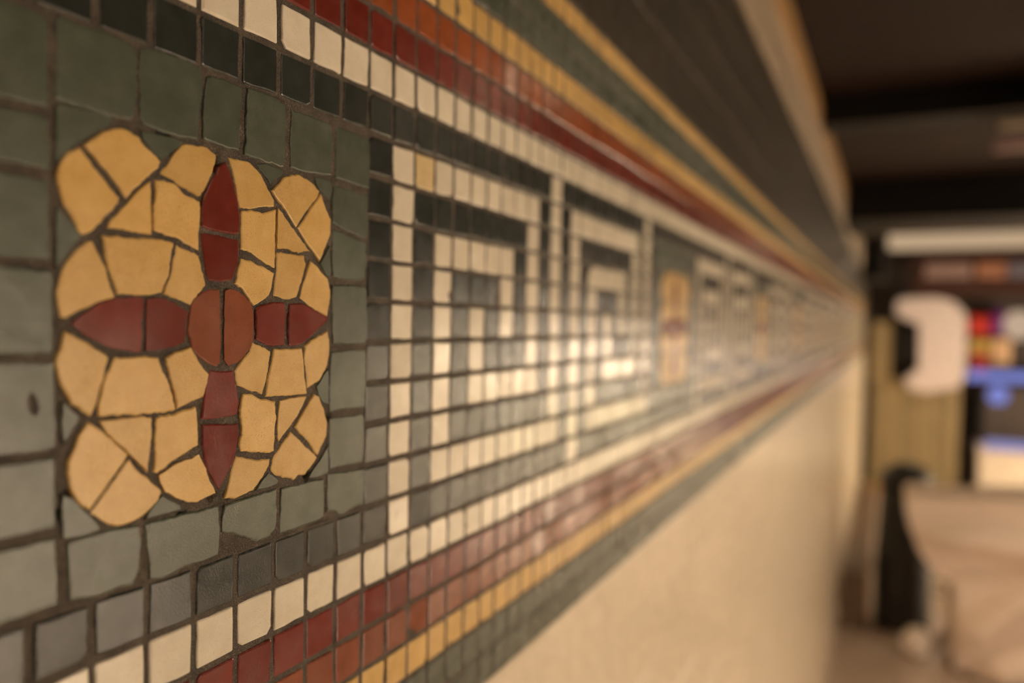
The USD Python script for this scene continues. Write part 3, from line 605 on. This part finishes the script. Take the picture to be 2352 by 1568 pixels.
courses('upper_field', 12.3, 25.3, 3.25, 3.3, 'field', 'plain brownish grey tile field under the cornice', smin=10, smax=80, limit=120, nm='brown_grey_tile')
courses('lower_field', -85.0, -11.45, 3.677, 7.4, 'white', 'plain glazed cream tile field below the frieze', smin=0, smax=150, limit=280, nm='white_tile', joint='white_joint', g=.035)
c0 = np.array([(0, 0), (.005, 0), (.008, .006), (.008, .112), (.005, .118), (0, .118)])
def moulding(prof, x0, x1, z):
    q = np.asarray(prof); n = len(q)
    V = np.vstack([np.c_[np.full(n, x), -q[:, 0], z + q[:, 1]] for x in (x0, x1)])
    F = [(i, (i + 1) % n, n + (i + 1) % n) for i in range(n)] + [(i, n + (i + 1) % n, n + i) for i in range(n)]
    F += [(0, i + 1, i) for i in range(1, n - 1)] + [(n, n + i, n + i + 1) for i in range(1, n - 1)]
    return V, np.array(F)[:, ::-1]
obj('cornice', moulding(c0, -2.2, 4.0, Z0 + 25.3 * P), 'cornice', wall, label='cream cornice strip')
obj('cornice', moulding(np.array([(0, 0), (.006, 0), (.010, .006), (.010, .100), (.008, .106), (0, .106)]), -2.2, 4.0, Z0 + 31.2 * P), 'cornice_ochre', wall, label='ochre cornice strip under the ceiling')

# ------------------------------------------------------------------ the hall
fl = obj('floor', box(-2.5, 12, -4.2, .25, -.08, 0), 'floor'); tag(fl, 'pale polished terrazzo floor of the passage', 'floor', kind='structure')
ce = obj('ceiling', box(-2.5, 12, -4.2, .25, 2.45, 2.55), 'ceiling'); tag(ce, 'low dark brown ceiling', 'ceiling', kind='structure')
wf = obj('wall_far', box(9.2, 9.4, -4.2, .25, 0, 2.45), 'far_wall'); tag(wf, 'dark wall at the far end of the passage', 'wall', kind='structure')
wr = obj('wall_right', box(-2.5, 12, -4.4, -4.2, 0, 2.45), 'plaster'); tag(wr, 'plain wall on the other side of the passage', 'wall', kind='structure')
wb = obj('wall_near', box(-2.6, -2.5, -4.2, .25, 0, 2.45), 'plaster'); tag(wb, 'plain wall behind the viewer', 'wall', kind='structure')
for i, (x0, x1, z) in enumerate([(2.38, 2.52, 2.355), (4.0, 4.7, 2.25)]):
    b = obj('ceiling_beam', box(x0, x1, -4.2, -.002, z, 2.4495), 'black')
    tag(b, ['slim black beam across the brown ceiling, nearest the viewer', 'deep black beam across the ceiling, above the white strip lamp'][i], 'beam', group='black ceiling beams', kind='structure')

# --- lamps in the ceiling
for i, (x, y) in enumerate([(-.35, -1.15), (0.0, -2.3), (7.0, -.80)]):
    t = thing('ceiling_lamp', ['square ceiling lamp above the flower mosaic', 'square ceiling lamp in front of the first display case', 'square ceiling lamp nearest the far counter'][i], 'lamp', (x, y, 2.43), group='square ceiling lamps')
    obj('diffuser', box(-.28, .28, -.28, .28, 0, .012, .002), 'pale', t)
    obj('frame', cat_([box(-.31, .31, -.31, -.28, -.006, .0195), box(-.31, .31, .28, .31, -.006, .0195), box(-.31, -.28, -.28, .28, -.006, .0195), box(.28, .31, -.28, .28, -.006, .0195)]), 'pale', t)
for x, y, s, lab in ((1.75, -.72, .11, 'small square downlight nearest the tiled wall'), (2.2, -1.2, .135, 'square downlight between the first beam and the mosaic')):
    t = thing('downlight', lab, 'lamp', (x, y, 2.43), group='small square downlights')
    obj('diffuser', box(-s, s, -s, s, 0, .012, .002), 'pale', t)
    obj('rim', cat_([box(-s - .02, s + .02, -s - .02, -s, -.004, .0195), box(-s - .02, s + .02, s, s + .02, -.004, .0195), box(-s - .02, -s, -s, s, -.004, .0195), box(s, s + .02, -s, s, -.004, .0195)]), 'steel', t)
for k, (x, y) in enumerate(CANS):
    t = thing('spot_lamp', ['black can spot lamp nearest the flower mosaic', 'black can spot lamp in the middle of the three', 'black can spot lamp in front of the covered table'][k], 'lamp', (x, y, 2.17), group='black can spot lamps')
    obj('can', lathe([(.105, 0), (.112, 0), (.112, .245), (0, .245), (0, .236), (.105, .236), (.105, 0)], 28), 'black', t)
    obj('stem', tube([(0, 0, .24), (0, 0, .279)], .02), 'black', t)
    obj('lens_ring', lathe([(.098, .20), (.105, .20), (.105, .215), (.098, .215), (.098, .20)], 28), 'steel', t)
t = thing('strip_lamp', 'long pale strip lamp hanging crosswise under the dark ceiling', 'lamp', (5.7, -.2, 2.30))
obj('diffuser', box(-.055, .055, -2.8, 0, -.045, .105, .02), 'strip_glow', t)
obj('housing', box(-.065, .065, -2.82, .02, .105, .125, .003), 'black', t)
for y in (-.3, -1.4, -2.5):
    obj('bracket', box(-.02, .02, y - .02, y + .02, .125, .1495, .002), 'black', t)
t = thing('ceiling_sign', 'pale ceiling sign with a black slot at the top right edge', 'sign', (2.62, -.52, 2.28))
obj('panel', box(-.02, .02, -.9, 0, .075, .13), 'cornice', t)
obj('lower_panel', box(-.02, .02, -.9, .01, 0, .045), 'mauve', t)
for y in (-.1, -.8):
    obj('bracket', box(-.006, .006, y - .012, y + .012, .04, .1695, .001), 'black', t)
t = thing('loudspeaker', 'black box loudspeaker under the ceiling beside the end of the tiled wall', 'loudspeaker', (6.0, -.10, 2.06))
obj('cabinet', box(-.13, .13, -.09, .07, 0, .30, .012), 'black_plastic', t)
obj('grille', box(-.138, -.129, -.075, .055, .02, .28, .003), 'black', t)
obj('bracket', box(-.02, .02, -.03, .01, .30, .389, .003), 'black', t)

# --- what stands at the far end
t = thing('partition', 'low olive partition of upright boards under the white telephone hood', 'partition', (8.55, 0, 0))
for i in range(8):
    y = -.075 - i * .101
    obj('board', box(-.014, .014, y - .094, y, .10, 1.14, .004), 'olive' if i % 3 else 'olive_dark', t)
obj('cap_rail', box(-.03, .03, -.89, -.06, 1.14, 1.18), 'olive', t)
obj('base_rail', box(-.03, .03, -.89, -.06, 0, .10), 'cornice_ochre', t)
obj('side_post', box(-.03, .03, -.25, -.06, 1.18, 1.78), 'olive', t)
t = thing('telephone_hood', 'rounded white telephone hood with a dark recess above the olive partition', 'telephone hood', (8.42, -.28, 1.08))
# an open-sided C seen from the passage: top, right cheek, bottom lip, dark recess on the left
def slab(q, x0, x1):
    m = trimesh.creation.extrude_polygon(Polygon(q).buffer(-.02).buffer(.02, quad_segs=5), x1 - x0, engine='earcut')
    v = np.array(m.vertices)
    return np.c_[x0 + v[:, 2], v[:, 0], v[:, 1]], np.array(m.faces)
shell = [(0, .78), (0, .90), (-.06, .93), (-.36, .94), (-.50, .90), (-.60, .80), (-.62, .66), (-.62, .16), (-.56, .06), (-.30, 0), (-.14, .02), (-.10, .12), (-.22, .22), (-.21, .68), (-.08, .72)]
obj('shell', slab(shell, -.07, .30), 'enamel', t)
obj('back_plate', box(.26, .29, -.23, -.01, .12, .78), 'black', t)
obj('telephone', box(.16, .26, -.19, -.05, .28, .66, .012), 'black_plastic', t)
obj('handset', tube([(.13, -.15, .60), (.11, -.155, .58), (.11, -.155, .40), (.13, -.15, .38)], .022), 'black_plastic', t)
obj('post', box(.30, .36, -.40, -.30, -1.08, .80), 'black', t)

t = thing('shop_counter', 'pale shop counter with a blue lit band across its front', 'counter', (8.45, -1.05, 0))
obj('base', box(0, .45, -1.4, 0, 0, .53), 'pale', t)
obj('counter_top', box(-.06, .47, -1.42, .02, .53, .57), 'enamel', t)
obj('upright', box(.36, .42, -.06, 0, .57, 1.18), 'black', t)
obj('upright', box(.36, .42, -1.4, -1.34, .57, 1.18), 'black', t)
obj('back_board', box(.42, .44, -1.4, 0, .57, 1.18), 'far_wall', t)
obj('shelf_board', box(.02, .46, -1.42, .10, 1.165, 1.19), 'black', t)
obj('blue_light_band', box(-.02, .02, -1.42, .13, 1.215, 1.31, .01), 'blue_glow', t, label='blue lit band')
obj('counter_light', box(-.075, -.058, -1.42, -.04, .555, .65, .004), 'pale_blue_glow', t, label='pale blue lit strip')
obj('blue_lamp', lathe([(0, -.09), (.06, -.075), (.095, 0), (.06, .075), (0, .09)], 20, (.09, -.15, 1.075)), 'blue_glow', t, label='small round blue lamp')
for z, lab in ((1.34, 'lower dark wall shelf behind the shop counter'), (1.64, 'upper dark wall shelf behind the shop counter')):
    t = thing('wall_shelf', lab, 'shelf', (9.2, -.92, z), group='dark wall shelves')
    obj('board', box(-.22, 0, -1.4, .04, 0, .02), 'black', t)
    for y in (-.1, -1.25):
        obj('bracket', box(-.16, 0, y - .01, y + .01, -.09, 0, .002), 'black', t)
def carton(m, y, z, w, h, label, cat='carton'):
    t = thing('carton', label, cat, (9.09, y, z), group='cartons behind the shop counter')
    obj('body', box(-.09, .09, -w / 2, w / 2, 0, h, .006), m, t)
    obj('lid', box(-.094, .094, -w / 2 - .004, w / 2 + .004, h, h + .018, .004), m, t)
carton('p_red', -1.06, 1.66, .19, .18, 'bright red carton on the upper shelf behind the counter')
carton('p_purple', -1.23, 1.66, .12, .24, 'purple carton beside the bright red one on the shelf')
carton('p_yellow', -1.07, 1.36, .19, .22, 'yellow carton on the lower shelf under the red one')
carton('p_peach', -1.27, 1.36, .16, .24, 'peach coloured carton on the lower shelf')
t = thing('carton', 'dark red low carton on the counter in front of the yellow one', 'carton', (8.72, -1.03, 1.1905), group='cartons behind the shop counter')
obj('body', box(-.07, .07, -.09, .06, 0, .28, .006), 'p_darkred', t); obj('lid', box(-.074, .074, -.094, .064, .28, .296, .004), 'p_darkred', t)
t = thing('globe_lamp', 'round cream globe lamp hanging over the shop counter', 'lamp', (8.6, -1.36, 1.62))
a = np.linspace(-math.pi / 2, math.pi / 2, 20)
obj('globe', lathe([(.135 * math.cos(x) if abs(x) < 1.57 else 0, .145 + .145 * math.sin(x)) for x in a], 32), 'globe_glow', t, smooth=True)
obj('cap', lathe([(0, .27), (.05, .27), (.045, .31), (.01, .33), (0, .33)], 20), 'black', t)
obj('cord', tube([(0, 0, .32), (0, 0, .829)], .008), 'black', t)
t = thing('shop_sign', 'dull red fascia board with faded mauve and slate panels over the counter', 'sign', (8.3, -.42, 2.04))
obj('board', box(0, .03, -2.4, 0, 0, .409), 'signred', t)
obj('print_panel', box(-.006, 0, -.50, -.10, .17, .31, .001), 'mauve', t)
obj('print_panel', box(-.006, 0, -.78, -.54, .17, .31, .001), 'rust_print', t)
obj('print_panel', box(-.006, 0, -1.20, -.80, .17, .31, .001), 'slate', t)
t = thing('litter_bin', 'black litter bin standing on the floor beside the tiled wall', 'bin', (4.62, -.335, 0))
obj('body', lathe([(0, 0), (.140, 0), (.150, .01), (.152, .30), (.140, .60), (.128, .80), (0, .80)], 36), 'black_plastic', t)
obj('rim', lathe([(.11, .79), (.134, .79), (.137, .82), (.11, .83)], 36), 'black', t)
obj('lid', lathe([(0, .83), (.132, .83), (.136, .85), (.128, .89), (.07, .935), (0, .945)], 36), 'black_plastic', t)
t = thing('bench', 'low brown wooden bench along the foot of the tiled wall', 'bench', (4.35, -.012, 0))
for k in range(3):
    obj('seat_slat', box(0, 2.6, -.05 - .050 * k, -.005 - .050 * k, .33, .355), 'wood', t)
for x in (.08, 1.3, 2.46):
    obj('leg', box(x, x + .06, -.15, -.005, 0, .33), 'wood', t)
obj('back_rail', box(0, 2.6, -.02, 0, .12, .20), 'wood', t)
t = thing('stool', 'small brown wooden stool right behind the black litter bin', 'stool', (5.0, -.52, 0))
obj('seat', lathe([(0, .40), (.12, .40), (.13, .41), (.13, .43), (.12, .44), (0, .44)], 28), 'wood', t)
for k in range(4):
    th = math.pi / 4 + k * math.pi / 2
    obj('leg', tube([(.13 * math.cos(th), .13 * math.sin(th), 0), (.085 * math.cos(th), .085 * math.sin(th), .405)], .014), 'wood', t)
obj('foot_ring', tube([(.115 * math.cos(x), .115 * math.sin(x), .14) for x in np.linspace(0, 2 * math.pi, 25)], .008, 6), 'wood', t)
t = thing('covered_table', 'table under a pale dust sheet hanging in slanting folds, right of the black litter bin', 'table', (4.06, 0, 0))
lev = [(.02, -.560), (.06, -.558), (.16, -.555), (.30, -.560), (.42, -.555), (.475, -.500), (.52, -.44), (.60, -.385), (.70, -.352), (.80, -.325), (.86, -.322), (.885, -.345)]
zs = np.interp(np.linspace(0, len(lev) - 1, 60), range(len(lev)), [a for a, c in lev]); yl = np.interp(np.linspace(0, len(lev) - 1, 60), range(len(lev)), [c for a, c in lev])
ring = [(0.0, s) for s in np.linspace(0, 1, 60)] + [(s, 1.0) for s in np.linspace(0.02, 1, 20)] + [(1.0, s) for s in np.linspace(.98, 0, 40)] + [(s, 0.0) for s in np.linspace(.98, .02, 20)]
V, F, n = [], [], len(ring)
for z, y0 in zip(zs, yl):
    for a, s in ring:
        yy, xx = y0 + (-1.55 - y0) * s, .34 * a
        def ridge(y0_, z0_, y1_, z1_, w, amp):                # a fold of the sheet from one point to another
            d = np.array((y1_ - y0_, z1_ - z0_)); L = np.linalg.norm(d); d /= L
            s_, c_ = (yy - y0_) * d[0] + (z - z0_) * d[1], (yy - y0_) * -d[1] + (z - z0_) * d[0]
            return amp * math.exp(-(c_ / w) ** 2) * min(1, max(0, s_ / L * 3 + .3))
        fold = ridge(-.54, .16, -.96, .55, .07, .15) + ridge(-.36, .70, -.96, .66, .06, .11) + ridge(-.66, .02, -1.05, .22, .09, .12) + .008 * math.sin(23 * (yy * .6 + z))
        fold *= min(1, (.885 - z) / .12 + .15)
        V.append((xx - (fold if a < .5 else -fold * .6), yy, z + .02 * math.sin(6 * yy + 1) * (z > .7)))
for k in range(len(zs) - 1):
    for j in range(n):
        A, B_, C_, D_ = k * n + j, k * n + (j + 1) % n, (k + 1) * n + (j + 1) % n, (k + 1) * n + j
        F += [(A, C_, B_), (A, D_, C_)]
top0 = (len(zs) - 1) * n; V.append((.17, -.95, .90)); F += [(top0 + j, len(V) - 1, top0 + (j + 1) % n) for j in range(n)]
obj('dust_sheet', (np.array(V), np.array(F)), 'cloth', t, smooth=True)
for x, y in ((.06, -.64), (.28, -.64), (.06, -1.48), (.28, -1.48)):
    obj('leg', box(x - .02, x + .02, y - .02, y + .02, 0, .80), 'wood', t)
obj('tabletop', box(.03, .31, -1.51, -.46, .80, .83), 'wood', t)
t = thing('paper_ball', 'crumpled white paper ball on the floor in front of the litter bin', 'paper', (4.2, -.40, .0))
s = trimesh.creation.icosphere(3, .075)
v = np.array(s.vertices); v *= (.82 + .3 * noise(v * 30, 4))[:, None]; v[:, 2] -= v[:, 2].min()
obj('crumpled_sheet', (v, s.faces), 'paper', t, smooth=25)
fb = obj('floor_strip', cat_([box(-1.4, 1.4, -.035, .035, 0.0002, .003, .001)]), 'wood')
UsdGeom.Xformable(fb).AddTranslateOp().Set(Gf.Vec3d(5.6, -.93, 0)); UsdGeom.Xformable(fb).AddRotateZOp().Set(-20.)
tag(fb, 'brown inlaid strip running diagonally across the pale floor', 'floor strip', kind='structure')

# --- lit display cases on the other side of the passage: their tubes and bulbs are what shines in the glazed tiles
for i in range(4):
    t = thing('display_case', ['lit display case opposite the flower mosaic, standing apart from the others', 'lit display case beyond the gap, nearest of the three in a row', 'middle lit display case of the three in a row', 'lit display case at the far end of the row'][i], 'display case', ((.20, 4.15, 5.72, 7.29)[i], -2.6, 0), group='lit display cases opposite the mosaic')
    H = 1.38 if i == 0 else 1.43
    obj('plinth', box(0, 1.55, -.42, 0, 0, .10), 'pale', t)
    obj('back_board', box(0, 1.55, -.42, -.40, .10, H), 'enamel', t)
    for x in (0, 1.52):
        obj('side_panel', box(x, x + .03, -.40, 0, .10, H), 'enamel', t)
    obj('top_board', box(0, 1.55, -.42, .0, H, H + .03), 'pale', t)
    for z in (.45, .82, 1.20):
        obj('shelf_board', box(.03, 1.52, -.40, -.10, z, z + .02), 'enamel', t)
    for z in (.42, .79, 1.17, H - .03):
        obj('tube_lamp', box(.08, 1.47, -.13, -.10, z, z + .028, .006), 'case_glow' if i else 'near_case_glow', t)
    for k in range(5):
        s = trimesh.creation.icosphere(2, .028)
        b = obj('bulb', (np.array(s.vertices) + (.19 + k * .29, -.05, H - .08), s.faces), 'bright_bulb_glow' if (i, k) == (2, 4) else 'bulb_glow', t, smooth=True)
        obj('bulb_cord', tube([(.19 + k * .29, -.05, H - .06), (.19 + k * .29, -.05, H + .005)], .006, 6), 'black', b)
    if i == 2:
        for k in range(4):
            s = trimesh.creation.icosphere(2, .03)
            obj('lime_bulb', (np.array(s.vertices) + (.83 + k * .2, -.05, .73 + .02 * (k % 2)), s.faces), 'lime_glow', t, smooth=True)
    if i:
        for k in range(5):
            s = trimesh.creation.icosphere(2, .028)
            b = obj('bulb', (np.array(s.vertices) + (.19 + k * .29, -.05, .205), s.faces), 'bulb_glow', t, smooth=True)
            obj('bulb_holder', lathe([(0, 0), (.016, 0), (.014, .08), (0, .08)], 12, (.19 + k * .29, -.05, .10)), 'black', b)
